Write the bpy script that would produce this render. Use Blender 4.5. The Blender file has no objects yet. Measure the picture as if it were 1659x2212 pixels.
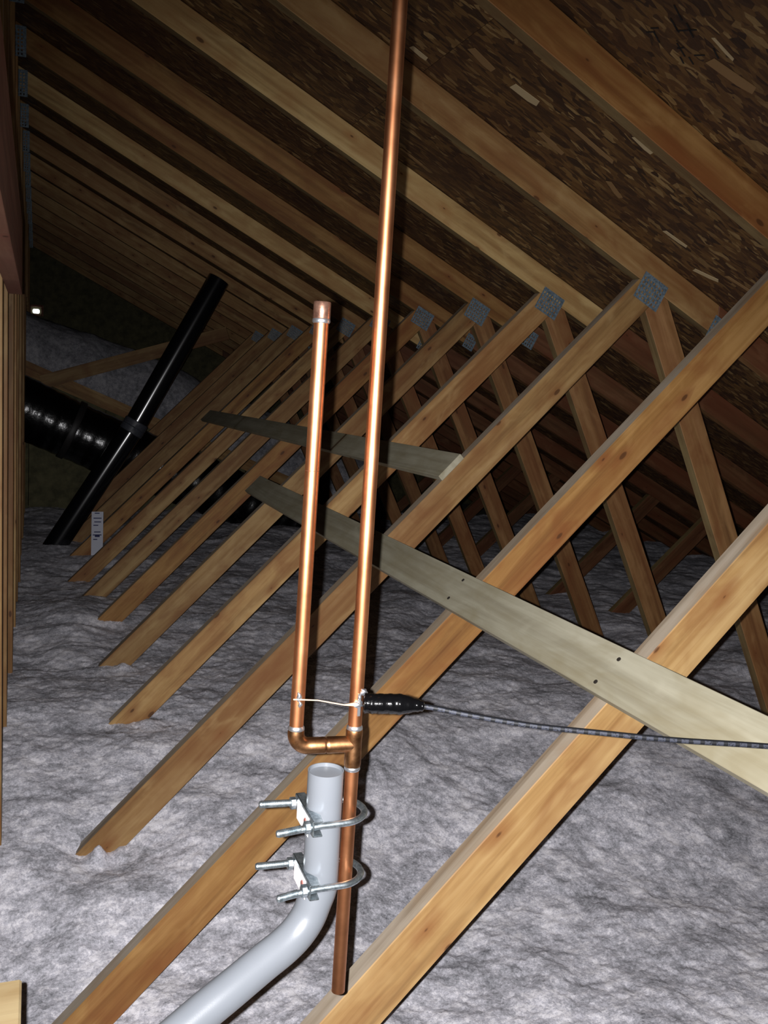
import bpy, bmesh, math, random
import numpy as np
from mathutils import Matrix, Vector

random.seed(7)
C = bpy.context.scene.collection
ZC = 1.64            # height of the lens above the ceiling boards; all z below are given from the lens
# ------------------------------------------------------------------ camera
F_PX, YAW, PITCH, ROLL = 1988.2, .3651, -.1377, .0596
fwd = Vector((math.sin(YAW)*math.cos(PITCH), math.cos(YAW)*math.cos(PITCH), math.sin(PITCH)))
rgt = Vector((math.cos(YAW), -math.sin(YAW), 0)); up = rgt.cross(fwd)
r2 = rgt*math.cos(ROLL) + up*math.sin(ROLL); u2 = -rgt*math.sin(ROLL) + up*math.cos(ROLL)
cam = bpy.data.cameras.new('camera'); co = bpy.data.objects.new('camera', cam); C.objects.link(co)
M = Matrix((r2, u2, -fwd)).transposed().to_4x4(); M.translation = (0, 0, ZC); co.matrix_world = M
cam.sensor_fit = 'VERTICAL'; cam.sensor_height = 24; cam.lens = 24*F_PX/2212
cam.clip_start = .02; cam.clip_end = 60
bpy.context.scene.camera = co
# ------------------------------------------------------------------ world, flash, exposure
w = bpy.data.worlds.new('attic_dark'); bpy.context.scene.world = w; w.use_nodes = True
w.node_tree.nodes['Background'].inputs[0].default_value = (.5, .6, .8, 1)
w.node_tree.nodes['Background'].inputs[1].default_value = .0004
fl = bpy.data.lights.new('phone_flash', 'SPOT'); fl.shadow_soft_size = .003; fl.energy = 252
fl.spot_size = math.radians(108); fl.spot_blend = 1.
fl.color = (1, .985, 1.0)
fo = bpy.data.objects.new('phone_flash', fl); C.objects.link(fo)
FM = M @ Matrix.Rotation(math.radians(-17), 4, 'X') @ Matrix.Rotation(math.radians(-2), 4, 'Y'); FM.translation = Vector((0, 0, ZC)) - r2*.0165 + u2*.001 + fwd*.006; fo.matrix_world = FM
vs = bpy.context.scene.view_settings
vs.view_transform = 'Standard'; vs.look = 'None'; vs.gamma = 1; vs.use_curve_mapping = False; vs.exposure = 0
bpy.context.scene.cycles.max_bounces = 5

# ------------------------------------------------------------------ materials
def lin(c):
    return tuple((x/12.92 if x <= .04045 else ((x+.055)/1.055)**2.4) for x in c) + (1,)
class NT:
    def __init__(s, name):
        s.m = bpy.data.materials.new(name); s.m.use_nodes = True; s.t = s.m.node_tree; s.n = s.t.nodes
        s.b = s.n['Principled BSDF']
    def new(s, typ, **kw):
        n = s.n.new(typ)
        for k, v in kw.items(): setattr(n, k, v)
        return n
    def link(s, a, b): s.t.links.new(a, b)
    def val(s, x, sock):
        if isinstance(x, (int, float)): sock.default_value = x
        elif isinstance(x, tuple): sock.default_value = x
        else: s.link(x, sock)
    def math(s, op, a, b=0., c=0.):
        n = s.new('ShaderNodeMath', operation=op)
        for i, x in enumerate((a, b, c)): s.val(x, n.inputs[i])
        return n.outputs[0]
    def vmath(s, op, a, b):
        n = s.new('ShaderNodeVectorMath', operation=op)
        s.val(a, n.inputs[0]); s.val(b, n.inputs[1]); return n.outputs[0]
    def ramp(s, f, *stops):
        n = s.new('ShaderNodeValToRGB'); e = n.color_ramp.elements
        while len(e) < len(stops): e.new(.5)
        for i, (p, c) in enumerate(stops): e[i].position = p; e[i].color = c if len(c) == 4 else lin(c)
        s.link(f, n.inputs[0]); return n.outputs[0]
    def mix(s, f, a, b, mode='MIX'):
        n = s.new('ShaderNodeMix', data_type='RGBA', blend_type=mode)
        s.val(f, n.inputs[0]); s.val(a, n.inputs[6]); s.val(b, n.inputs[7]); return n.outputs[2]
    def noise(s, v, scale, detail=3, rough=.55, dist=0.):
        n = s.new('ShaderNodeTexNoise'); s.link(v, n.inputs['Vector'])
        n.inputs['Scale'].default_value = scale; n.inputs['Detail'].default_value = detail
        n.inputs['Roughness'].default_value = rough; n.inputs['Distortion'].default_value = dist; return n.outputs[0]
    def bump(s, h, dist, strength=1.):
        n = s.new('ShaderNodeBump'); s.link(h, n.inputs['Height']); n.inputs['Distance'].default_value = dist
        n.inputs['Strength'].default_value = strength; s.link(n.outputs[0], s.b.inputs['Normal'])
def obj_coord(t):
    tc = t.new('ShaderNodeTexCoord'); oi = t.new('ShaderNodeObjectInfo')
    rnd = t.math('MULTIPLY', oi.outputs['Random'], 37.)
    cx = t.new('ShaderNodeCombineXYZ')
    for i in range(3): t.link(rnd, cx.inputs[i])
    return t.vmath('ADD', tc.outputs['Object'], cx.outputs[0]), oi.outputs['Random']

def wood(name, pale, mid, dark, red, redness=.5, rough=.62, knots=True):
    t = NT(name); v, rnd = obj_coord(t)
    g = t.vmath('MULTIPLY', v, (1.1, 26., 26.))
    g1 = t.noise(g, 1.0, 4, .6, .6)
    g2 = t.noise(t.vmath('MULTIPLY', v, (3., 150., 150.)), 1.0, 2, .6)
    col = t.ramp(g1, (.28, dark), (.5, mid), (.72, pale))
    hw = t.noise(t.vmath('MULTIPLY', v, (.9, 6., 6.)), 1., 2, .5, .3)
    hwf = t.math('MULTIPLY', t.math('MULTIPLY', t.math('SUBTRACT', hw, .42), 3.2), redness)
    hwf = t.math('MINIMUM', t.math('MAXIMUM', hwf, 0.), redness)
    col = t.mix(hwf, col, lin(red), 'MIX')
    col = t.mix(t.math('MULTIPLY', t.math('SUBTRACT', g2, .4), .35), col, lin(dark))
    bl = t.noise(t.vmath('MULTIPLY', v, (7., 17., 17.)), 1., 3, .6, .5)
    col = t.mix(t.ramp(bl, (.46, (0, 0, 0, 1)), (.72, (.6, .6, .6, 1))), col, lin(red))
    col = t.mix(t.ramp(bl, (.26, (.5, .5, .5, 1)), (.44, (0, 0, 0, 1))), col, lin(pale))
    hsv = t.new('ShaderNodeHueSaturation'); t.link(col, hsv.inputs['Color'])
    t.link(t.math('ADD', t.math('MULTIPLY', rnd, .34), .82), hsv.inputs['Value'])
    col = hsv.outputs[0]
    if knots:
        sv = t.new('ShaderNodeSeparateXYZ'); t.link(v, sv.inputs[0]); cv = t.new('ShaderNodeCombineXYZ')
        t.link(t.math('MULTIPLY', sv.outputs[0], 5.), cv.inputs[0]); t.link(t.math('MULTIPLY', sv.outputs[2], 11.), cv.inputs[1])
        vo = t.new('ShaderNodeTexVoronoi', voronoi_dimensions='2D'); t.link(cv.outputs[0], vo.inputs['Vector']); vo.inputs['Scale'].default_value = 1.
        sep = t.new('ShaderNodeSeparateColor'); t.link(vo.outputs['Color'], sep.inputs[0])
        on = t.math('GREATER_THAN', sep.outputs[0], .6)
        k = t.math('MINIMUM', t.math('MAXIMUM', t.math('DIVIDE', t.math('SUBTRACT', t.math('ADD', .02, t.math('MULTIPLY', sep.outputs[1], .06)), vo.outputs['Distance']), .025), 0.), 1.)
        kh = t.math('SMOOTH_MIN', 1., t.math('MAXIMUM', t.math('SUBTRACT', 1., t.math('DIVIDE', vo.outputs['Distance'], .24)), 0.), .1)
        col = t.mix(t.math('MULTIPLY', t.math('MULTIPLY', kh, on), .75), col, lin(red))
        col = t.mix(t.math('MULTIPLY', t.math('MULTIPLY', k, on), .8), col, lin((.28, .17, .08)))
    t.link(col, t.b.inputs['Base Color']); t.b.inputs['Roughness'].default_value = rough
    t.b.inputs['Specular IOR Level'].default_value = .35
    t.bump(t.math('ADD', g1, t.math('MULTIPLY', g2, .4)), .0006, .6)
    return t.m
M_PINE = wood('pine_face', (.71, .59, .40), (.62, .485, .30), (.42, .30, .17), (.47, .29, .15), .75)
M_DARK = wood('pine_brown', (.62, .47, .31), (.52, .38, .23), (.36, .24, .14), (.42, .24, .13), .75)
M_BROWN = wood('pine_amber', (.66, .51, .31), (.56, .41, .22), (.38, .25, .12), (.45, .25, .12), .8)
M_BLOND = wood('pine_blond', (.80, .69, .48), (.72, .60, .39), (.52, .40, .24), (.60, .42, .24), .4)
M_MAHOG = wood('pine_redbrown', (.50, .35, .24), (.40, .27, .17), (.27, .17, .10), (.38, .20, .12), .8)
M_UNDER = wood('pine_drab', (.52, .45, .30), (.44, .37, .24), (.31, .25, .15), (.36, .25, .14), .4, .7, False)  # darker, greener tan for chord undersides and some web edges
M_EDGE = wood('pine_edge', (.66, .61, .55), (.60, .55, .48), (.45, .39, .32), (.55, .45, .34), .3, .6, False)
M_PALE = wood('spruce_board', (.69, .67, .59), (.62, .60, .52), (.51, .48, .40), (.52, .48, .37), .35)
M_RED = wood('old_red_board', (.62, .45, .36), (.52, .36, .28), (.38, .25, .18), (.52, .30, .24), .5, .7)
M_YEL = wood('yellow_pine', (.60, .54, .41), (.56, .49, .36), (.48, .40, .27), (.52, .43, .29), .3)

def osb(name, bright=1.):
    t = NT(name); v, rnd = obj_coord(t)
    d = t.new('ShaderNodeTexNoise'); t.link(v, d.inputs['Vector']); d.inputs['Scale'].default_value = 5.; d.inputs['Detail'].default_value = 2
    vd = t.vmath('ADD', v, t.vmath('MULTIPLY', d.outputs['Color'], (.03, .03, .0)))
    def layer(rot, sc, seed):
        mp = t.new('ShaderNodeMapping'); t.link(vd, mp.inputs['Vector'])
        mp.inputs['Rotation'].default_value = (0, 0, rot); mp.inputs['Scale'].default_value = sc; mp.inputs['Location'].default_value = (seed, seed*2, 0)
        vo = t.new('ShaderNodeTexVoronoi', feature='F1'); t.link(mp.outputs[0], vo.inputs['Vector']); vo.inputs['Scale'].default_value = 1.
        s = t.new('ShaderNodeSeparateColor'); t.link(vo.outputs['Color'], s.inputs[0]); return s, vo.outputs['Distance']
    a, da = layer(.3, (52., 19., 1.), 1.); b, db = layer(1.1, (40., 20., 1.), 4.); c, dc = layer(-.6, (95., 30., 1.), 9.)
    st = [(0., (.21, .13, .06)), (.35, (.32, .21, .10)), (.62, (.42, .29, .14)), (.88, (.48, .35, .18)), (1., (.64, .52, .33))]
    st = [(p, tuple(x*bright for x in q)) for p, q in st]
    ca = t.ramp(a.outputs[0], *st); cb = t.ramp(b.outputs[0], *st); cc = t.ramp(c.outputs[0], *st)
    col = t.mix(t.math('GREATER_THAN', a.outputs[1], .48), ca, cb)
    col = t.mix(t.math('GREATER_THAN', c.outputs[1], .62), col, cc)
    rn = t.noise(v, 2.2, 3, .6)
    col = t.mix(t.ramp(rn, (.42, (0, 0, 0, 1)), (.68, (.6, .6, .6, 1))), col, lin((.26, .13, .07)))
    n3 = t.noise(t.vmath('MULTIPLY', v, (160., 60., 60.)), 1., 2)
    col = t.mix(t.math('MULTIPLY', n3, .5), col, lin((.09, .065, .04)), 'MULTIPLY')
    t.link(col, t.b.inputs['Base Color']); t.b.inputs['Roughness'].default_value = .62
    h = t.math('ADD', t.math('ADD', a.outputs[2], t.math('MULTIPLY', c.outputs[2], .6)), t.math('MULTIPLY', n3, .7))
    t.bump(h, .002, .8)
    return t.m
M_OSB = osb('strand_board')

def simple(name, col, rough=.5, metal=0., spec=.5):
    t = NT(name); t.b.inputs['Base Color'].default_value = lin(col); t.b.inputs['Roughness'].default_value = rough
    t.b.inputs['Metallic'].default_value = metal; t.b.inputs['Specular IOR Level'].default_value = spec; return t
def insul(k=1., nm='loose_insulation'):
    t = NT(nm); tc = t.new('ShaderNodeTexCoord'); v = tc.outputs['Object']
    vd = t.vmath('MULTIPLY', v, (1., 1.3, 1.))
    n1 = t.noise(vd, 6., 4, .6, .3); n2 = t.noise(v, 30., 6, .75, .2); n3 = t.noise(v, 150., 4, .75, .2)
    f = t.math('ADD', t.math('ADD', t.math('MULTIPLY', n1, .30), t.math('MULTIPLY', n2, .42)), t.math('MULTIPLY', n3, .33))
    col = t.ramp(f, (.38, (.44, .44, .465)), (.46, (.66, .66, .685)), (.53, (.82, .815, .85)), (.60, (.99, .98, 1.)))
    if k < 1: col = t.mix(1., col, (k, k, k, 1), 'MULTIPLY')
    t.link(col, t.b.inputs['Base Color']); t.b.inputs['Roughness'].default_value = .95; t.b.inputs['Specular IOR Level'].default_value = .1
    t.bump(t.math('ADD', n2, t.math('MULTIPLY', n3, .9)), .0025, .6)
    return t.m
M_INS = insul(); M_INS2 = insul(.55, 'dimmed_insulation')  # second copy: same insulation, the far bank's dimness put into its colour
def copper():
    t = NT('copper'); v, rnd = obj_coord(t)
    n = t.noise(v, 18., 4, .6); n2 = t.noise(t.vmath('MULTIPLY', v, (60., 60., 8.)), 1., 3)
    col = t.ramp(n, (.3, (.70, .46, .31)), (.55, (.82, .555, .385)), (.75, (.90, .65, .475)))
    col = t.mix(t.math('MULTIPLY', t.math('GREATER_THAN', n2, .68), .35), col, lin((.45, .25, .14)))
    t.link(col, t.b.inputs['Base Color']); t.b.inputs['Metallic'].default_value = 1.
    t.link(t.math('ADD', t.math('MULTIPLY', n2, .10), .37), t.b.inputs['Roughness']); t.bump(n2, .0002, .3)
    return t.m
M_CU = copper()
def fitting():
    t = NT('aged_copper_fitting'); v, rnd = obj_coord(t); n = t.noise(v, 60., 4, .6)
    col = t.ramp(n, (.3, (.46, .31, .20)), (.6, (.72, .53, .37)), (.8, (.86, .68, .50)))
    t.link(col, t.b.inputs['Base Color']); t.b.inputs['Metallic'].default_value = 1.; t.b.inputs['Roughness'].default_value = .37
    t.bump(n, .0004, .4); return t.m
M_FIT = fitting()
M_SOLDER = simple('solder', (.78, .79, .81), .36, .95).m
M_WIRE = simple('bare_wire', (.93, .80, .66), .4, .5).m
def zinc(name, c1, c2, rough, metal):
    t = NT(name); v, rnd = obj_coord(t); n = t.noise(v, 130., 4, .7)
    t.link(t.ramp(n, (.35, c1), (.65, c2)), t.b.inputs['Base Color']); t.b.inputs['Roughness'].default_value = rough
    t.b.inputs['Metallic'].default_value = metal; t.bump(n, .0004, .5); return t.m
M_ZINC = zinc('zinc_plated', (.50, .54, .56), (.74, .78, .80), .40, .96)
M_PLATE = zinc('galvanised_plate', (.30, .36, .40), (.50, .56, .60), .5, .25)
M_SADDLE = zinc('bright_label', (.93, .89, .89), (1., .97, .97), .5, .0)
M_RUST = simple('rust', (.50, .30, .27), .8).m
def mast_mat():
    t = NT('grey_painted_steel'); v, rnd = obj_coord(t); n = t.noise(v, 9., 3)
    t.link(t.ramp(n, (.3, (.385, .40, .42)), (.7, (.415, .43, .45))), t.b.inputs['Base Color'])
    t.b.inputs['Roughness'].default_value = .36; t.b.inputs['Specular IOR Level'].default_value = .45
    t.bump(t.noise(v, 700., 2), .0002, .25); return t.m
M_MAST = mast_mat()
def black_gloss(name, col, rough, bscale, bdist):
    t = NT(name); v, rnd = obj_coord(t); n = t.noise(v, bscale, 3)
    t.b.inputs['Base Color'].default_value = lin(col); t.b.inputs['Roughness'].default_value = rough; t.b.inputs['Specular IOR Level'].default_value = .9; t.bump(n, bdist, .8); return t.m
M_TAPE = black_gloss('vinyl_tape', (.025, .025, .028), .14, 90., .0012)
M_TAPE.node_tree.nodes['Principled BSDF'].inputs['Specular IOR Level'].default_value = .45
M_ABS = black_gloss('black_pipe', (.055, .06, .075), .19, 3., .0001)
M_FLEX = black_gloss('black_plastic_wrap', (.03, .03, .035), .24, 22., .004)
def cable_mat():
    t = NT('cable_jacket'); tc = t.new('ShaderNodeTexCoord')
    s = t.new('ShaderNodeSeparateXYZ'); t.link(tc.outputs['UV'], s.inputs[0])
    cell = t.math('FRACT', t.math('MULTIPLY', s.outputs[0], 75.))
    n = t.noise(t.vmath('MULTIPLY', tc.outputs['UV'], (330., 9., 1.)), 1., 2)
    on = t.math('MULTIPLY', t.math('MULTIPLY', t.math('LESS_THAN', cell, .62), t.math('GREATER_THAN', n, .42)), t.math('COMPARE', s.outputs[1], .5, .13))
    t.link(t.mix(t.math('MULTIPLY', on, .7), lin((.06, .065, .08)), lin((.21, .22, .26))), t.b.inputs['Base Color'])
    t.b.inputs['Specular IOR Level'].default_value = .3; t.b.inputs['Roughness'].default_value = .55; return t.m
M_CABLE = cable_mat()
def marker_mat():
    t = NT('depth_marker_card'); t.b.inputs['Base Color'].default_value = lin((.80, .81, .86)); t.b.inputs['Roughness'].default_value = .8; return t.m
M_CARD = marker_mat()
M_INK = simple('marker_ink', (.20, .21, .38), .8).m
M_FLAKE = simple('pale_flake', (.70, .62, .47), .7).m
M_FLAKE2 = simple('tan_flake', (.52, .40, .25), .7).m
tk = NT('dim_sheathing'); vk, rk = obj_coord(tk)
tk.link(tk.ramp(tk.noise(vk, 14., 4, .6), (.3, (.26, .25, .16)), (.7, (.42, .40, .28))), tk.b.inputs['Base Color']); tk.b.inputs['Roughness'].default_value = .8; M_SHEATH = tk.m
M_DRY = simple('ceiling_board', (.6, .58, .54), .9).m
tday = NT('daylight'); tday.b.inputs['Emission Color'].default_value = (.85, .93, 1, 1); tday.b.inputs['Emission Strength'].default_value = 3.; M_DAY = tday.m

# ------------------------------------------------------------------ helpers
def empty(name, loc, label, cat, group=None):
    o = bpy.data.objects.new(name, None); C.objects.link(o); o.location = (loc[0], loc[1], loc[2]+ZC)
    o.empty_display_size = .05
    o['label'] = label; o['category'] = cat
    if group: o['group'] = group
    return o
def tag(o, label, cat, group=None, kind=None):
    if label: o['label'] = label
    if cat: o['category'] = cat
    if group: o['group'] = group
    if kind: o['kind'] = kind
    return o
def mk(name, bm, mats, smooth=False):
    bmesh.ops.recalc_face_normals(bm, faces=bm.faces)
    for e in bm.edges:
        if len(e.link_faces) == 2 and (e.link_faces[0].smooth != e.link_faces[1].smooth or e.calc_face_angle(0) > .7): e.smooth = False
    me = bpy.data.meshes.new(name); bm.to_mesh(me); bm.free()
    for m in (mats if isinstance(mats, (list, tuple)) else [mats]): me.materials.append(m)
    if smooth:
        me.polygons.foreach_set('use_smooth', [True]*len(me.polygons))
    return me
def place(name, me, mat=None, parent=None, label=None):
    """object from mesh with a world matrix given in lens-relative z; parent is an empty at a pure translation"""
    o = bpy.data.objects.new(name, me); C.objects.link(o)
    W = (mat.copy() if mat is not None else Matrix()); W.translation.z += ZC
    if parent:
        o.parent = parent
        off = Vector((0, 0, 0)); q = parent
        while q: off += Vector(q.location); q = q.parent
        W.translation -= off
    o.matrix_basis = W
    if label: o['label'] = label
    return o
def frame(o, x, y, z):
    m = Matrix((Vector(x).normalized(), Vector(y).normalized(), Vector(z).normalized())).transposed().to_4x4(); m.translation = o; return m
def box_bm(x0, x1, y0, y1, z0, z1, bev=0.):
    bm = bmesh.new(); r = bmesh.ops.create_cube(bm, size=1.)
    for v in bm.verts: v.co = ((x0+x1)/2+v.co.x*(x1-x0), (y0+y1)/2+v.co.y*(y1-y0), (z0+z1)/2+v.co.z*(z1-z0))
    if bev: bmesh.ops.bevel(bm, geom=bm.edges[:], offset=bev, segments=1, affect='EDGES')
    return bm
def axis(d):
    d = Vector(d).normalized(); a = Vector((0, 0, 1)) if abs(d.z) < .9 else Vector((1, 0, 0))
    x = a.cross(d).normalized(); return x, d.cross(x)
def tube_bm(pts, rad, n=20, cap=True, uv=False, hollow=0.):
    """sweep with parallel transport; rad a number or list; hollow = wall thickness, open ends"""
    bm = bmesh.new(); P = [Vector(p) for p in pts]; R_ = rad if isinstance(rad, (list, tuple)) else [rad]*len(P)
    lay = bm.loops.layers.uv.new('UVMap') if uv else None
    T = [(P[min(i+1, len(P)-1)]-P[max(i-1, 0)]).normalized() for i in range(len(P))]
    x, _ = axis(T[0]); rings = []; L = [0.]
    for i in range(1, len(P)): L.append(L[-1]+(P[i]-P[i-1]).length)
    for i, p in enumerate(P):
        x = (x - T[i]*x.dot(T[i])).normalized(); y = T[i].cross(x)
        rings.append([bm.verts.new(p+(x*math.cos(2*math.pi*k/n)+y*math.sin(2*math.pi*k/n))*R_[i]) for k in range(n)])
    def skin(ra, rb, la, lb):
        for k in range(n):
            f = bm.faces.new((ra[k], ra[(k+1) % n], rb[(k+1) % n], rb[k])); f.smooth = True
            if lay:
                for l, (uu, vv) in zip(f.loops, ((la, k/n), (la, (k+1)/n), (lb, (k+1)/n), (lb, k/n))): l[lay].uv = (uu, vv)
    for i in range(len(P)-1): skin(rings[i], rings[i+1], L[i], L[i+1])
    if hollow:
        for e, i0, i1 in ((0, 0, 1), (-1, len(P)-1, len(P)-2)):
            r = R_[e]; c = P[e]; inn = [bm.verts.new(c+(v.co-c)*((r-hollow)/r)) for v in rings[e]]
            ci = P[e]+(P[i1]-P[i0]).normalized()*min(.09, (P[i1]-P[i0]).length*.9)
            deep = [bm.verts.new(ci+(v.co-c)*((r-hollow)/r)) for v in rings[e]]
            for k in range(n):
                bm.faces.new((rings[e][k], rings[e][(k+1) % n], inn[(k+1) % n], inn[k]))
                bm.faces.new((inn[k], inn[(k+1) % n], deep[(k+1) % n], deep[k])).smooth = True
            bm.faces.new(deep)
    elif cap:
        bm.faces.new(rings[0][::-1]); bm.faces.new(rings[-1])
    return bm
def merge(*bms):
    out = bmesh.new()
    for b in bms:
        me = bpy.data.meshes.new('tmp'); b.to_mesh(me); b.free(); out.from_mesh(me); bpy.data.meshes.remove(me)
    return out
def world_obj(name, bm, mats, parent=None, label=None, smooth=False, origin=None):
    """bm in lens-relative world coordinates -> object whose origin is at its centre or `origin`"""
    c = Vector(origin) if origin else sum((v.co for v in bm.verts), Vector())/len(bm.verts)
    bmesh.ops.translate(bm, verts=bm.verts, vec=-c)
    keep = [f.smooth for f in bm.faces]
    me = mk(name, bm, mats, False)
    return place(name, me, Matrix.Translation(c), parent, label)

# ------------------------------------------------------------------ truss geometry (x-z plane, z from lens)
S = .61; Y0 = 2.459
def TY(n): return Y0+S*n
ZA, MA = -1.546, 1.0285         # lower edge of the long web
ZT, MT = 1.2319, -.4964         # lower edge of the top chord
XR = -.125                      # ridge line
WD, TH = .089, .038
# deck plane (top of chords)
ZD = ZT+WD*math.sqrt(1+MT*MT)
# ---- setting: ceiling boards (floor), roof deck (ceiling), gable wall
fl_ = world_obj('floor', box_bm(-6., 6., -.6, 12.1, -1.665, -1.64), M_DRY); fl_['kind'] = 'structure'
ceil = bpy.data.objects.new('ceiling', None); C.objects.link(ceil); ceil.location = (XR, 0, ZD+ZC); ceil['kind'] = 'structure'
SL = math.hypot(1, MT)
panel_me = mk('osb_panel', box_bm(0, 2.4387, 0, 1.2187, 0, .011, .0004), M_OSB)
for side in (1, -1):
    a = Vector((side*1/SL, 0, MT/SL))
    nrm = Vector((side*-MT/SL, 0, 1/SL))
    for row in range(6):
        y = -.62 + (0 if row % 2 else -1.22)
        while y < 12.:
            s0 = .012+row*1.2195
            base = Vector((XR, y, ZT+WD*SL+MT*(XR if side == 1 else XR)))
            base = Vector((XR, y, ZT+MT*XR+WD*SL + .0015)) + a*s0
            base = base+nrm*.0112
            if side == 1: m = frame(base, (0, 1, 0), a, Vector((0, 1, 0)).cross(a))
            else: m = frame(base+Vector((0, 2.4387, 0)), (0, -1, 0), a, Vector((0, -1, 0)).cross(a))
            place('osb_panel', panel_me, m, ceil)
            y += 2.4395
# pale strands pressed into the underside of the deck
def flake(c, ln, wd, ang, mat):
    a = Vector((1/SL, 0, MT/SL)); dn = Vector((MT/SL, 0, -1/SL))
    bm = bmesh.new(); pts = [(-.5, -.42), (-.46, .46), (.44, .5), (.5, -.3), (.2, -.5)]
    vs_ = [bm.verts.new((px*ln, py*wd, 0)) for px, py in pts]; f = bm.faces.new(vs_)
    r = bmesh.ops.extrude_face_region(bm, geom=[f]); bmesh.ops.translate(bm, verts=[g for g in r['geom'] if isinstance(g, bmesh.types.BMVert)], vec=(0, 0, .0012))
    d = (a*math.cos(ang)+Vector((0, 1, 0))*math.sin(ang)); n_ = dn; e = n_.cross(d)
    x, y = c[0]*1.011, c[1]*1.011; z = ZD+MT*x+.0010
    place('wood_flake', mk('wood_flake', bm, mat), frame(Vector((x, y, z)), d, e, n_), ceil)
for c, ln, wd, ang, m_ in (((1.152, 2.19), .085, .034, -.08, M_FLAKE), ((.925, 2.365), .055, .022, .05, M_FLAKE), ((1.025, 2.19), .085, .03, .2, M_FLAKE2),
        ((1.885, 2.335), .085, .022, -.5, M_FLAKE), ((1.40, 2.02), .07, .02, .1, M_FLAKE), ((1.32, 1.62), .12, .03, -.2, M_FLAKE2), ((1.50, 1.63), .06, .05, .3, M_FLAKE2),
        ((1.30, 2.30), .1, .022, .15, M_FLAKE2), ((1.72, 2.28), .09, .016, -.1, M_FLAKE), ((1.62, 1.66), .12, .018, .0, M_FLAKE2), ((1.35, 2.17), .16, .02, .05, M_FLAKE2), ((1.50, 2.28), .08, .02, .4, M_FLAKE2),
        ((1.26, 1.58), .07, .008, .1, M_FLAKE), ((1.95, 2.25), .12, .015, -.2, M_FLAKE2), ((1.15, 2.95), .1, .015, .1, M_FLAKE2), ((1.0, 3.2), .12, .012, -.1, M_FLAKE2)):
    flake(c, ln, wd, ang, m_)

# faint illegible ink stamp strokes on the deck
M_STAMP = simple('stamp_ink', (.07, .06, .06), .8).m
rs = random.Random(5); sb = []
for k in range(15):
    cx, cy = 1.19+rs.uniform(-.04, .10), 1.66+rs.uniform(-.05, .05); ln = rs.uniform(.015, .045)
    b = box_bm(-ln/2, ln/2, -.0018, .0018, -.0006, .0, 0); ang = rs.choice((.35, .4, 1.9, 2.0))
    a_ = Vector((1/SL, 0, MT/SL)); d_ = a_*math.cos(ang)+Vector((0, 1, 0))*math.sin(ang); n_ = Vector((-MT/SL, 0, 1/SL)); e_ = n_.cross(d_)
    b.transform(frame(Vector((cx, cy, ZD+MT*cx+.0008)), d_, e_, n_)); sb.append(b)
st_ = world_obj('ink_stamp', merge(*sb), M_STAMP, ceil); st_['kind'] = 'stuff'

def clip(poly, a, b, c):        # keep a*x+b*z<=c
    out = []
    for i in range(len(poly)):
        p, q = poly[i], poly[(i+1) % len(poly)]; dp = a*p[0]+b*p[1]-c; dq = a*q[0]+b*q[1]-c
        if dp <= 0: out.append(p)
        if dp*dq < 0: t = dp/(dp-dq); out.append((p[0]+t*(q[0]-p[0]), p[1]+t*(q[1]-p[1])))
    return out
def member(p0, p1, wid=WD, th=TH, clips=(), bev=.0015, edge=None, face=None):
    """lumber: lower front edge p0->p1 in (x,z); returns mesh (local x along, y depth, z width) and matrix"""
    a = Vector((p1[0]-p0[0], p1[1]-p0[1])).normalized(); n = Vector((-a.y, a.x)); L = (Vector(p1)-Vector(p0)).length
    poly = [tuple(p0), tuple(p1), tuple(Vector(p1)+n*wid), tuple(Vector(p0)+n*wid)]
    for cl in clips: poly = clip(poly, *cl)
    loc = [((Vector(q)-Vector(p0)).dot(a), (Vector(q)-Vector(p0)).dot(n)) for q in poly]
    bm = bmesh.new(); vs_ = [bm.verts.new((x, 0, z)) for x, z in loc]; f = bm.faces.new(vs_)
    r = bmesh.ops.extrude_face_region(bm, geom=[f]); bmesh.ops.translate(bm, verts=[g for g in r['geom'] if isinstance(g, bmesh.types.BMVert)], vec=(0, th, 0))
    bmesh.ops.recalc_face_normals(bm, faces=bm.faces)
    if bev: bmesh.ops.bevel(bm, geom=bm.edges[:], offset=bev, segments=1, affect='EDGES')
    for f in bm.faces: f.material_index = 0 if abs(f.normal.y) > .6 else 1
    m = frame(Vector((p0[0], 0, p0[1])), (a.x, 0, a.y), (0, 1, 0), (n.x, 0, n.y))
    return mk('lumber', bm, [face or M_PINE, edge or M_EDGE]), m
ATC = (MT*-1, 1, ZT-.0005)       # below the top-chord lower edge
def tc_line(x): return ZT+MT*x
def a_line(x): return ZA+MA*x
XJ = (ZT-ZA)/(MA-MT)
parts = []
# top chords: right and left halves meeting at the ridge
parts.append(('top_chord', *member((XR-.1, tc_line(XR-.1)), (5.6, tc_line(5.6)), clips=[(-1, 0, -XR-.0005), (1, 0, 2.0485)], edge=M_UNDER)))
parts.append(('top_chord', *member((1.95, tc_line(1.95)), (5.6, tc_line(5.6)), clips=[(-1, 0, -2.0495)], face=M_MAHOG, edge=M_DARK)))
xl = 2*XR-5.6
parts.append(('top_chord', *member((xl, tc_line(5.6)), (XR+.1, tc_line(XR-.1)), clips=[(1, 0, XR-.0005)], edge=M_UNDER)))
parts.append(('king_post', *member((XR+WD/2, -1.55), (XR+WD/2, 1.4), clips=[(-MT, 1, ZT-.0005), (MT, 1, ZT+MT*2*XR*1-.0005)])))
BOT = (0, -1, 1.5505)
parts.append(('long_web', *member((0.0, a_line(0.0)), (2.2, a_line(2.2)), clips=[ATC, BOT])))
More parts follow.
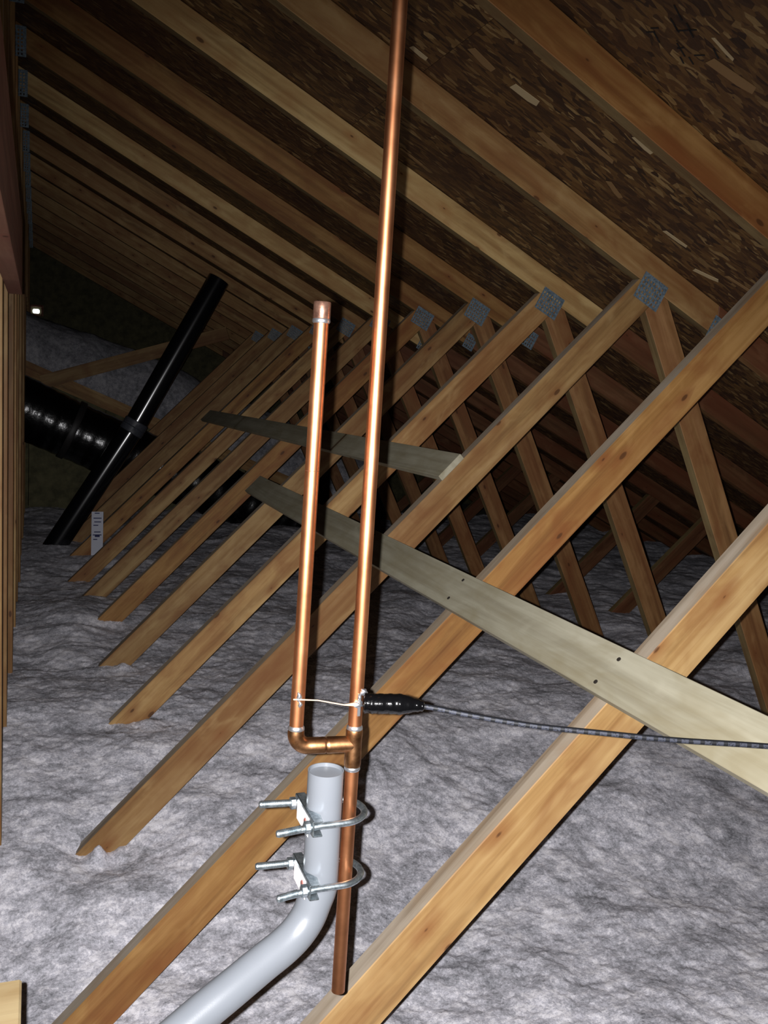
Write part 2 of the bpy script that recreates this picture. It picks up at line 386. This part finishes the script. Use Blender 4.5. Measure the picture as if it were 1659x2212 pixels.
# short steep web from the joint down to the right, its right edge measured
def b_edge(z): return 1.859+(.2917-z)/1.98
bz0, bz1 = .36, -1.56
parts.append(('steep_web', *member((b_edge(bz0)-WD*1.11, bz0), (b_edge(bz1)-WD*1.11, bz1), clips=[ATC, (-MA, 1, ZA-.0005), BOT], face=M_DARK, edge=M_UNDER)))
parts.append(('short_web', *member((2.80, -1.56), (3.90, -.53), clips=[ATC, BOT], face=M_MAHOG, edge=M_UNDER)))
parts.append(('bottom_chord', *member((xl+.2, -1.6395), (5.3, -1.6395))))
def plate_me(w, h, nx, nz):
    """pressed nail plate with rows of open slots, proud of the wood"""
    bm = bmesh.new(); xs = []; zs = []
    for i in range(nx): xs += [(-w/2)+w*(i+.0)/nx, (-w/2)+w*(i+.55)/nx]
    xs.append(w/2)
    for i in range(nz): zs += [(-h/2)+h*(i+.0)/nz, (-h/2)+h*(i+.45)/nz]
    zs.append(h/2)
    V = [[bm.verts.new((x, 0, z)) for z in zs] for x in xs]; fs = []
    for i in range(len(xs)-1):
        for j in range(len(zs)-1):
            if i % 2 and j % 2 and i < len(xs)-2 and j < len(zs)-2: continue
            fs.append(bm.faces.new((V[i][j], V[i+1][j], V[i+1][j+1], V[i][j+1])))
    r = bmesh.ops.extrude_face_region(bm, geom=fs)
    bmesh.ops.translate(bm, verts=[g for g in r['geom'] if isinstance(g, bmesh.types.BMVert)], vec=(0, -.0016, 0))
    return mk('nail_plate', bm, M_PLATE)
pa = Vector((1/SL, 0, MT/SL)); pn = Vector((-MT/SL, 0, 1/SL))
PL_BIG = plate_me(.098, .086, 8, 6); PL_SM = plate_me(.06, .075, 5, 5); PL_TOP = plate_me(.15, .12, 11, 8)
plates = [(PL_BIG, frame(Vector((1.782, -.0002, .333)), pa, (0, 1, 0), pn)), (PL_SM, frame(Vector((2.05, -.0002, .236)), pa, (0, 1, 0), pn)),
          (PL_TOP, frame(Vector((XR, -.0002, 1.30)), (1, 0, 0), (0, 1, 0), (0, 0, 1)))]
GT = 'roof trusses in a row'
ords = {-2: 'roof truss nearest the camera, its long web crossing the bottom right of the picture',
        -1: 'second roof truss from the camera, its long web passing just behind the gray mast',
        0: 'third roof truss, its nail plate largest in view, beside the cut brace end',
        1: 'fourth roof truss, the one with the second largest nail plate from the right',
        2: 'fifth roof truss, third visible nail plate from the right at its joint',
        3: 'sixth roof truss, its nail plate just right of the tall copper pipe',
        4: 'seventh roof truss, its joint hidden behind the tall copper pipe',
        5: 'eighth roof truss, its nail plate seen between the two copper pipes',
        6: 'ninth roof truss, just in front of the black vent pipe',
        7: 'tenth roof truss, just behind the black vent pipe and in front of the duct',
        8: 'eleventh roof truss, dim, last one in front of the fat black duct',
        9: 'twelfth roof truss, dim, between the duct and the raised insulation',
        10: 'thirteenth roof truss, very dark, chords only above the raised insulation',
        11: 'fourteenth roof truss, very dark, above the middle of the raised insulation',
        12: 'fifteenth roof truss, very dark, above the rear of the raised insulation',
        13: 'sixteenth roof truss, very dark, next before the gable truss',
        14: 'last roof truss, very dark, just before the gable wall'}
def remat(me, m_):
    c = me.copy(); c.materials[0] = m_; return c
LW = next(p for p in parts if p[0] == 'long_web')[1]; LWB = remat(LW, M_BROWN)
TCR = parts[0][1]; TCB = remat(TCR, M_BLOND); TCD = remat(TCR, M_BROWN)
SPECIAL = {(-1, LW): LWB, (3, LW): LWB, (6, LW): LWB, (1, TCR): TCB, (4, TCR): TCB, (2, TCR): TCD, (3, TCR): TCD, (-1, TCR): TCD}
short_post = member((XR+WD/2, .55), (XR+WD/2, 1.4), clips=[(-MT, 1, ZT-.0005), (MT, 1, ZT+MT*2*XR-.0005)])
for n in range(-2, 15):
    y = TY(n); e = empty('roof_truss', (0, y, -1.64), ords[n], 'truss', GT)
    jit = random.uniform(-.004, .004)
    for name, me, m in parts:
        if n > 9 and name not in ('top_chord', 'king_post'): continue
        if n > 9 and name == 'king_post': me, m = short_post
        me = SPECIAL.get((n, me), me)
        mm = m.copy(); mm.translation.y += y
        if name == 'king_post': mm.translation.x += jit
        place(name, me, mm, e)
    for me, m in (plates if n <= 9 else plates[2:]):
        mm = m.copy(); mm.translation.y += y; place('nail_plate', me, mm, e)

# ------------------------------------------------------------------ gable end
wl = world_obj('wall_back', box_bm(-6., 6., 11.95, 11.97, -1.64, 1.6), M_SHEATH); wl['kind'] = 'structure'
v_ = empty('gable_vent', (-.014, 11.93, .59), 'small bright slot of daylight in the dark gable wall at far left', 'vent')
fr = merge(box_bm(-.078, .05, 11.915, 11.948, .668, .69), box_bm(-.078, .05, 11.915, 11.948, .56, .582), box_bm(-.095, -.072, 11.915, 11.948, .56, .69), box_bm(.044, .067, 11.915, 11.948, .56, .69))
world_obj('frame', fr, M_RED, v_)
world_obj('opening', box_bm(-.052, .024, 11.94, 11.946, .59, .64, .012), M_DAY, v_, 'daylight opening')

# ------------------------------------------------------------------ lengthwise braces and boards
def long_board(name, p, q, wdir, wid, th, mat, label, cat, group=None):
    """board from p to q; wdir = width direction, thickness toward x cross"""
    p, q = Vector(p), Vector(q); L = (q-p).length; x = (q-p).normalized(); wv = Vector(wdir); wv = (wv-x*wv.dot(x)).normalized(); z = x.cross(wv)
    me = mk(name, box_bm(0, L, 0, wid, 0, th, .0012), mat)
    return tag(place(name, me, frame(p, x, wv, z)), label, cat, group)
nA = Vector((-MA, 0, 1)).normalized(); aA = Vector((1, 0, MA)).normalized()
def on_a(x, lift=0.):          # point on the upper edge plane of the long webs
    z = ZA+MA*x+WD*math.sqrt(1+MA*MA); return Vector((x, 0, z))+nA*lift
def brace(xn, xf, yn, yf, label):
    P0 = on_a(xn, .0005); P1 = on_a(xf, .0005); P0.y = yn; P1.y = yf
    x = (P1-P0).normalized(); wv = (-aA - x*(-aA).dot(x)).normalized(); z = x.cross(wv)
    if z.dot(nA) < 0: wv = -wv; z = x.cross(wv); P0 = P0+ -wv*.095; P1 = P1 - wv*.095
    me = mk('brace_board', box_bm(0, (P1-P0).length, 0, .095, 0, .019, .0012), M_PALE)
    return tag(place('brace_board', me, frame(P0, x, wv, z)), label, 'board', 'pale braces nailed across the webs')
b1 = brace(.960, .944, .42, 4.0, 'long pale gray brace board nailed across the webs, running to the right edge')
b2 = brace(1.182, 1.128, 2.455, 6.36, 'upper pale gray brace board across the webs, its cut end beside the third truss')
# nail heads in the lower brace where it crosses the webs
nail_bm = bmesh.new(); bmesh.ops.create_cone(nail_bm, cap_ends=True, segments=10, radius1=.004, radius2=.004, depth=.0015)
nail_me = mk('nail_head', nail_bm, simple('nail_steel', (.2, .18, .16), .6, .4).m)
for br, xm, ys, ln in ((b1, .92, (1.25, 1.86, 2.47, 3.08), None),):
    for yy in ys:
        for dx in (-.018, .02):
            c = on_a(xm+dx, .0202); c.y = yy+random.uniform(.008, .024)
            o = bpy.data.objects.new('nail_head', nail_me); C.objects.link(o); o.parent = br
            Wm = frame(c+Vector((0, 0, ZC)), aA, nA.cross(aA), nA)
            o.matrix_basis = br.matrix_basis.inverted() @ Wm
red = long_board('brace_board', (-.0795, .95, .20), (-.0795, 2.93, .195), (0, 0, 1), .2, .0375, M_RED, 'dark reddish-brown board fixed lengthwise to the posts at far left', 'board')
long_board('scrap_lumber', (.05, 8.06, -.20), (1.55, 8.06, .305), (0, 0, 1), .11, .038, M_PINE, 'brown lumber piece lying slanted against the far raised insulation', 'board')
long_board('edge_board', (-.6, 8.17, .11), (2.7, 8.17, -1.22), (0, 0, 1), .11, .03, M_PINE, 'dim brown board along the lower edge of the raised insulation', 'board')

# pale upright at bottom left corner
pk = empty('plank', (-.08, .60, -1.64), 'pale yellow plank whose cut end shows in the bottom left corner', 'board')
world_obj('board', box_bm(-.1517, -.0117, .15, 1.045, -.738, -.70, .0025), M_YEL, pk)
world_obj('leg', box_bm(-.128, -.039, .50, .538, -1.6395, -.7385, .002), M_PINE, pk)

# knee wall below the raised section
kw = bpy.data.objects.new('wall_knee', None); C.objects.link(kw); kw.location = (0, 8.25, -1.64+ZC); kw['kind'] = 'structure'
for x0, x1 in ((-.9, -.062), (-.058, .55), (.554, 1.16), (1.164, 1.77)):
    bm = bmesh.new()
    zt = lambda x: .11-.403*(x+.6)+.02
    vs_ = [bm.verts.new(p) for p in ((x0, 8.21, -1.64), (x1, 8.21, -1.64), (x1, 8.21, zt(x1)), (x0, 8.21, zt(x0)))]
    f = bm.faces.new(vs_); r = bmesh.ops.extrude_face_region(bm, geom=[f]); bmesh.ops.translate(bm, verts=[g for g in r['geom'] if isinstance(g, bmesh.types.BMVert)], vec=(0, .012, 0))
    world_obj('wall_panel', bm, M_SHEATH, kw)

# ------------------------------------------------------------------ insulation
rng = np.random.RandomState(3); LAT = rng.rand(256, 256)
def vnoise(x, y, s, o=0):
    x = x*s+o*17.3; y = y*s+o*9.7; xi = np.floor(x).astype(int); yi = np.floor(y).astype(int); fx = x-xi; fy = y-yi
    fx = fx*fx*(3-2*fx); fy = fy*fy*(3-2*fy); g = lambda a, b: LAT[a % 256, b % 256]
    return (g(xi, yi)*(1-fx)*(1-fy)+g(xi+1, yi)*fx*(1-fy)+g(xi, yi+1)*(1-fx)*fy+g(xi+1, yi+1)*fx*fy)*2-1
def fluff(x, y):
    wx = x+.02*vnoise(x, y, 9, 1); wy = y+.02*vnoise(x, y, 9, 2)
    h = .030*vnoise(wx, wy, 2.1, 3)+.012*vnoise(wx, wy, 6, 4)+.006*vnoise(wx, wy, 14, 5)
    h += .0030*vnoise(wx, wy, 34, 6)+.0016*vnoise(x, y, 70, 7)+.0016*(rng.rand(*x.shape)-.5)*2
    return h
def sm(a, b, t): t = np.clip((t-a)/(b-a), 0, 1); return t*t*(3-2*t)
def ins_z(x, y):
    z = -1.385+.215*sm(1.95, 3.0, y)+0*x
    z -= .06*np.exp(-((x-.17)**2/.012+(y-2.43)**2/.010))+.04*sm(1.5, 3., x)*sm(2, 4, y)
    z += .05*np.exp(-((x-.16)**2/.03+(y-4.4)**2/.2))
    z += .05*np.exp(-((x-.165)**2/.0005+(y-2.435)**2/.0009))+.02*np.exp(-((x-.22)**2/.0004+(y-2.44)**2/.0009))+.02*np.exp(-((x-.36)**2/.002+(y-3.05)**2/.0012))+.02*np.exp(-((x-.33)**2/.001+(y-3.66)**2/.001))
    z = z-.045*sm(4.3, 5.1, y)
    return z+fluff(x, y)
def grid_obj(name, X, Y, Z, mat):
    nx, ny = X.shape
    co_ = np.stack([X, Y, Z+ZC], -1).reshape(-1, 3).astype(np.float32)
    idx = np.arange(nx*ny).reshape(nx, ny)
    f = np.stack([idx[:-1, :-1], idx[1:, :-1], idx[1:, 1:], idx[:-1, 1:]], -1).reshape(-1, 4).astype(np.int32)
    me = bpy.data.meshes.new(name); me.vertices.add(len(co_)); me.vertices.foreach_set('co', co_.ravel())
    me.loops.add(f.size); me.loops.foreach_set('vertex_index', f.ravel())
    me.polygons.add(len(f)); me.polygons.foreach_set('loop_start', np.arange(0, f.size, 4, dtype=np.int32)); me.polygons.foreach_set('loop_total', np.full(len(f), 4, np.int32))
    me.polygons.foreach_set('use_smooth', np.ones(len(f), bool)); me.update(calc_edges=True); me.materials.append(mat)
    o = bpy.data.objects.new(name, me); C.objects.link(o); return o
xs = [-2.5]
while xs[-1] < 5.4: xs.append(xs[-1]+(.03 if xs[-1] < -.3 else (.0055 if xs[-1] < 2. else .016)))
ys = [.4]
while ys[-1] < 8.3: ys.append(ys[-1]+(.02 if ys[-1] < 1.3 else .0055*max(1, (ys[-1]/2.6)**1.3)))
X, Y = np.meshgrid(np.array(xs), np.array(ys), indexing='ij')
ZI = ins_z(X, Y)
tag(grid_obj('loose_insulation', X, Y, ZI, M_INS), 'gray-white fluffy loose-fill insulation covering the attic floor between the webs', 'insulation', kind='stuff')
# raised section of insulation far back, leaning and sloping down to the right
s_ = np.arange(-1., 3.2, .025); t_ = np.concatenate([np.linspace(0, 1, 34), 1+np.linspace(.1, 5.5, 60)])
Sx, Tt = np.meshgrid(s_, t_, indexing='ij')
lo = .09-.403*(Sx+.6)+.03; hi = .45-.33*(Sx+.07)-.06*np.clip(Sx-1.2, 0, 3)
tt = np.clip(Tt, 0, 1); ov = np.clip(Tt-1, 0, 9)
YY = 8.235+.5*tt**1.6+ov*.6 + 0*Sx; ZZ = lo+(hi-lo)*np.sin(tt*math.pi/2)**.8-.012*ov
h = fluff(Sx, Tt*.6+20)*1.3; ZZ = ZZ+h*.8; YY = np.minimum(YY-h*.4*(tt > .0)*(tt < 1), 11.94); YY[:, 0] = 8.23
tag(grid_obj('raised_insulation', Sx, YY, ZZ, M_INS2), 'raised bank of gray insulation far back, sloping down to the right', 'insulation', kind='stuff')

# ------------------------------------------------------------------ insulation depth marker
mk_ = empty('depth_marker', (.37, 6.10, -1.25), 'small white cardboard insulation depth marker with dark printed lines', 'marker')
world_obj('card', box_bm(.3335, .4055, 6.104, 6.106, -1.30, -.917), M_CARD, mk_)
for z, x0, x1 in ((-.930, .352, .382), (-.962, .345, .395), (-.986, .35, .392), (-1.008, .345, .375), (-1.052, .35, .39), (-1.071, .342, .396), (-1.082, .355, .385), (-1.10, .345, .37)):
    hh = .006 if z != -1.082 else .012
    world_obj('printed_line', box_bm(x0, x1, 6.1030, 6.1038, z, z+hh), M_INK, mk_)

# ------------------------------------------------------------------ black vent pipe with coupling
Yf = 6.44; fp = [(.05, Yf, -1.32), (.129, Yf, -1.187), (.612, Yf, -.392), (.622, Yf, -.376), (1.178, Yf, .68), (1.36, Yf, 1.03-.20)]
vp = empty('vent_pipe', (.1, Yf, -1.25), 'shiny black plastic vent pipe leaning from the insulation up to the roof', 'pipe')
d1 = Vector((.483, 0, .795)).normalized(); d2 = Vector((.556, 0, 1.056)).normalized(); jn = Vector((.616, Yf, -.386))
top_ = jn+d2*1.0
while top_.z+.07*d2.z < ZD+MT*(top_.x)-.035-.02: top_ += d2*.01
world_obj('pipe_section', tube_bm([jn-d1*1.12, jn-d1*.02], .075, 40), M_ABS, vp)
world_obj('pipe_section', tube_bm([jn+d2*.02, top_], .075, 40), M_ABS, vp)
world_obj('coupling', tube_bm([jn-d1*.045, jn-d1*.040, jn-d1*.004, jn, jn+d2*.004, jn+d2*.040, jn+d2*.045], [.077, .0815, .0815, .078, .0815, .0815, .077], 40), zinc('dull_coupling', (.20, .21, .24), (.30, .31, .34), .5, 0.), vp, 'duller gray coupling')

# ------------------------------------------------------------------ fat black flexible duct
du = empty('flex_duct', (0, 7.66, -.36), 'fat black plastic-wrapped flexible duct running down to the right behind the webs', 'duct')
pts = []; rad = []
p0 = Vector((-.75, 7.66, -.033)); dd = Vector((.86, 0, -.374)).normalized(); L = 3.45; k = 0
for i in range(260):
    s = L*i/259; pts.append(p0+dd*s+Vector((0, 0, -.03*math.sin(s*1.5)))); rad.append(.233+.002*math.sin(s*62)+.003*math.sin(s*9+1))
world_obj('duct_sleeve', tube_bm(pts, rad, 40), M_FLEX, du)
def ring(c, d, r0, wid, mat, name, par): return world_obj(name, tube_bm([c-d*wid/2, c-d*wid*.4, c+d*wid*.4, c+d*wid/2], [r0*.99, r0, r0, r0*.99], 40), mat, par)
ring(p0+dd*1.10+Vector((0, 0, -.03*math.sin(1.65))), dd, .242, .05, simple('duct_band', (.16, .15, .15), .5).m, 'band', du)

# ------------------------------------------------------------------ copper antenna
ant = empty('copper_antenna', (.3465, .9565, -.7235), 'tall copper pipe antenna shaped like a J, clamped to the gray mast', 'antenna')
def mp(z): t = (z+.7235)/1.1175; return Vector((.3433+.0065*t, .9565, z))     # main pipe centre
def sp(z): t = (z+.40)/.48; return Vector((.2775+.0065*t, .9635, z))        # stub centre
R1 = .00795; RF = .0094
ZX = -.413          # crossbar height
world_obj('radiator_pipe', tube_bm([mp(-.7235), mp(-.70), mp(-.2), mp(.3), mp(.76)], R1, 32, hollow=.0011), M_CU, ant)
world_obj('stub_pipe', tube_bm([sp(-.392), sp(-.1), sp(.081)], R1, 32), M_CU, ant)
zc = .083
world_obj('end_cap', tube_bm([sp(zc-.018), sp(zc-.0175), sp(zc-.001), sp(zc)], [RF*.97, RF, RF, RF*.93], 32), zinc('dull_copper_cap', (.50, .36, .30), (.68, .52, .44), .34, .85), ant, 'dull copper end cap')
# elbow: arc from the stub down and round to the crossbar
xdir = (mp(ZX)-sp(ZX)).normalized(); rb = .0155; ec = sp(ZX+rb)+xdir*rb
arc = [sp(-.3925), sp(-.396)]+[ec-xdir*rb*math.cos(a)-Vector((0, 0, rb*math.sin(a))) for a in np.linspace(0, math.pi/2, 12)]+[sp(ZX)+xdir*(rb+.004), sp(ZX)+xdir*(rb+.017), sp(ZX)+xdir*(rb+.018), sp(ZX)+xdir*(rb+.0195)]
world_obj('elbow', tube_bm(arc, [RF*.97]+[RF*1.02]*(len(arc)-2)+[RF*.97], 28), M_FIT, ant)
world_obj('crossbar_pipe', tube_bm([sp(ZX)+xdir*(rb+.004), mp(ZX)-xdir*.013], R1*.99, 28), M_FIT, ant)
world_obj('tee', merge(tube_bm([mp(-.3945), mp(-.397), mp(-.403), mp(-.407), mp(-.420), mp(-.426), mp(-.436), mp(-.4395)], [RF*.98, RF*1.05, RF*1.04, RF, RF, RF*1.03, RF*1.05, RF*.98], 32),
                       tube_bm([mp(ZX)-xdir*.032, mp(ZX)-xdir*.0305, mp(ZX)-xdir*.029, mp(ZX)-xdir*.013, mp(ZX)], [RF*.97, RF*1.03, RF*1.03, RF*1.01, RF*.98], 28)), M_FIT, ant)
def sring(c, n_, r=RF*.98): return world_obj('solder_joint', tube_bm([c-n_*.0030, c-n_*.0014, c+n_*.0012, c+n_*.0030], [r*.93, r*1.03, r*1.0, r*.87], 28), M_SOLDER, ant)
zv = Vector((0, 0, 1))
sring(sp(-.391), zv); sring(mp(-.393), zv); sring(mp(-.4415), zv); sring(sp(zc-.0195), zv, RF)
world_obj('joint_seam', tube_bm([sp(-.098), sp(-.0975)], R1*1.015, 28), simple('seam', (.4, .22, .14), .6, .5).m, ant)
def blob(c, r, sx=1, sy=1, sz=1, par=None, nm='solder_blob', mat=None):
    bm = bmesh.new(); bmesh.ops.create_icosphere(bm, subdivisions=3, radius=r)
    for v in bm.verts:
        k = 1+.18*math.sin(v.co.x*900+v.co.z*1300); v.co = Vector((v.co.x*sx*k, v.co.y*sy, v.co.z*sz*k))+Vector(c)
    for f in bm.faces: f.smooth = True
    return world_obj(nm, bm, mat or M_SOLDER, par or ant)
s1 = sp(-.352); m1 = mp(-.362)
blob((s1.x-.001, s1.y-.0076, -.3515), .0033, .9, .8, 1.7); blob((s1.x+.0005, s1.y-.0078, -.3605), .003, .8, .7, 1.2)
blob((m1.x+.006, m1.y-.0068, -.3485), .0038, 1.2, .8, 1.1); blob((m1.x-.001, m1.y-.0085, -.3625), .0048, 1.3, .9, .9)
blob((m1.x+.0005, m1.y-.0088, -.3545), .0026, .9, .8, 1.2)
world_obj('ground_strap', box_bm(m1.x-.0012, m1.x+.0025, m1.y-.0098, m1.y-.0075, -.3765, -.350, .0005), M_SOLDER, ant, 'thin silver strip')
wp = [(s1.x-.0075, s1.y-.0075, -.3545), (s1.x, s1.y-.0095, -.3545), (s1.x+.02, s1.y-.0105, -.3562), (m1.x-.018, m1.y-.0105, -.3612), (m1.x-.010, m1.y-.010, -.3615), (m1.x, m1.y-.0095, -.362)]
world_obj('feed_wire', tube_bm(wp, [.0009, .0009, .0007, .0008, .0018, .003], 12), M_WIRE, ant, 'thin bare copper wire between the pipes')

# ------------------------------------------------------------------ coax cable with taped end
cab = empty('coaxial_cable', (.41, .925, -.36), 'black coaxial cable running from the copper pipe to the right edge', 'cable')
cp = [(.405, .9255, -.3597), (.4275, .9177, -.3621), (.4671, .9017, -.3680), (.5313, .876, -.3752), (.6055, .8472, -.3788), (.6796, .8184, -.3817), (.7829, .7788, -.3825), (.88, .735, -.3835), (.955, .70, -.392), (1.03, .68, -.43), (1.10, .66, -.56), (1.16, .65, -.85), (1.2, .66, -1.2), (1.3, .7, -1.36), (1.6, .75, -1.38)]
def spline(P, n):
    P = [Vector(q) for q in P]; out = []
    for i in range(len(P)-1):
        a, b, c, d = P[max(i-1, 0)], P[i], P[i+1], P[min(i+2, len(P)-1)]
        for j in range(n):
            t = j/n; out.append(.5*((2*b)+(c-a)*t+(2*a-5*b+4*c-d)*t*t+(3*b-a-3*c+d)*t**3))
    return out+[P[-1]]
world_obj('jacket', tube_bm(spline(cp, 10), .0032, 20, uv=True), M_CABLE, cab)
tp = spline([(.3505, .9445, -.3600), (.365, .939, -.3598), (.385, .9335, -.3597), (.405, .9262, -.3600), (.4155, .9222, -.3608)], 14); N = len(tp)
def trad(u):
    prof = [(0, .0105), (.02, .0113), (.3, .0111), (.56, .0116), (.62, .0108), (.72, .0080), (.85, .0066), (.97, .0052), (1, .0042)]
    for (a, ra), (b, rb_) in zip(prof, prof[1:]):
        if u <= b: r = ra+(rb_-ra)*(u-a)/(b-a); break
    return r+.00045*(1 if math.sin(u*48) > .2 else 0)
world_obj('tape_wrap', tube_bm(tp, [trad(i/(N-1)) for i in range(N)], 28), M_TAPE, cab, 'glossy black electrical tape wrap')

# ------------------------------------------------------------------ gray mast
mast = empty('dish_mast', (.3155, .961, -.6), 'gray painted steel mast tube bending away to the lower left', 'mast')
mpts = [(.3155, .961, -.4437), (.3155, .961, -.50), (.3155, .961, -.576), (.3147, .9607, -.590), (.3095, .9598, -.604), (.3015, .9575, -.622), (.288, .953, -.6370), (.270, .9465, -.6475), (.2443, .9331+.004, -.6571), (.2043, .9129+.008, -.672), (.1725, .9004+.009, -.6845), (.10, .883, -.715), (-.005, .860, -.757)]
world_obj('mast_tube', tube_bm([q-Vector((.0007, 0, 0)) for q in spline(mpts, 7)], .0208, 48, hollow=.0010), M_MAST, mast)
world_obj('foot_plate', box_bm(-.0113, -.0073, .835, .885, -.80, -.715, .0015), M_MAST, mast)

# ------------------------------------------------------------------ U-bolt clamps
def clamp(z, tipa, tipb, label):
    e = empty('u_bolt_clamp', (.32, .961, z), label, 'clamp', 'U-bolt clamps on the mast')
    yc = .961; hw = .031; rr = .0040; xc = .3305
    arcp = [(xc+.0325*math.sin(a), yc+hw*math.cos(a), z) for a in np.linspace(0, math.pi, 22)]
    world_obj('u_bolt', tube_bm([(tipa[0], yc+hw, tipa[1]), (tipa[0]+.0015, yc+hw, tipa[1]), (.30, yc+hw, z)]+arcp+[(.30, yc-hw, z), (tipb[0]+.0015, yc-hw, tipb[1]), (tipb[0], yc-hw, tipb[1])],
        [rr*.8, rr]+[rr]*24+[rr, rr*.8], 18), M_ZINC, e)
    for sy, xx in ((1, .2985), (-1, .3085)):      # threads and nuts
        bm = bmesh.new(); bmesh.ops.create_cone(bm, cap_ends=True, segments=6, radius1=.0075, radius2=.0075, depth=.0065)
        bmesh.ops.bevel(bm, geom=bm.edges[:], offset=.0006, segments=1, affect='EDGES')
        bmesh.ops.rotate(bm, verts=bm.verts, cent=(0, 0, 0), matrix=Matrix.Rotation(math.pi/2, 3, 'Y')); bmesh.ops.translate(bm, verts=bm.verts, vec=(.2865-.0005, yc+sy*hw, z))
        world_obj('nut', bm, M_ZINC, e)
        a0 = tipa if sy > 0 else tipb; n_t = 26
        bms = []
        for i in range(n_t):
            f = i/n_t; x = a0[0]+.003+(.279-a0[0]-.003)*f; zz = a0[1]+(z-a0[1])*f*.7
            bms.append(tube_bm([(x-.0007, yc+sy*hw, zz), (x, yc+sy*hw, zz), (x+.0007, yc+sy*hw, zz)], [.0038, .0044, .0038], 14, cap=False))
        tagme = world_obj('bolt_thread', merge(*bms), M_ZINC, e)
    # saddle: channel bridging the legs, flanges notched round the mast
    x0 = .2905; bmS = []
    def prof(pts_, z0, z1):
        b = bmesh.new(); q = [b.verts.new((x, y, z0)) for x, y in pts_]; f = b.faces.new(q); r = bmesh.ops.extrude_face_region(b, geom=[f])
        bmesh.ops.translate(b, verts=[g for g in r['geom'] if isinstance(g, bmesh.types.BMVert)], vec=(0, 0, z1-z0)); return b
    bmS.append(box_bm(x0, x0+.002, yc-.0385, yc+.0375, z-.009, z+.009, .0005))
    for z0 in (z-.009, z+.0073):
        bmS.append(prof([(x0+.001, yc-.0385), (x0+.011, yc-.0385), (x0+.013, yc-.022), (x0+.0045, yc-.009), (x0+.003, yc), (x0+.0045, yc+.009), (x0+.013, yc+.022), (x0+.011, yc+.0375), (x0+.001, yc+.0375)], z0, z0+.0017))
    sd = world_obj('saddle', merge(*bmS), [M_ZINC], e)
    world_obj('price_label', box_bm(x0-.0007, x0-.0001, yc-.0225, yc+.0255, z-.0165, z+.0065, .0002), M_SADDLE, e, 'white paper label on the saddle')
    bm = bmesh.new(); bmesh.ops.create_cone(bm, cap_ends=True, segments=12, radius1=.0048, radius2=.0040, depth=.0012)
    bmesh.ops.rotate(bm, verts=bm.verts, cent=(0, 0, 0), matrix=Matrix.Rotation(-math.pi/2, 3, 'Y')); bmesh.ops.translate(bm, verts=bm.verts, vec=(x0-.0012, yc-.011, z-.0035))
    world_obj('rivet', bm, M_RUST, e, 'reddish-brown rust spot')
clamp(-.4955, (.2456, -.4930), (.2510, -.4990), 'upper zinc U-bolt clamp holding the copper pipe to the gray mast')
clamp(-.5715, (.2444, -.5700), (.2550, -.5765), 'lower zinc U-bolt clamp holding the copper pipe just above the mast bend')
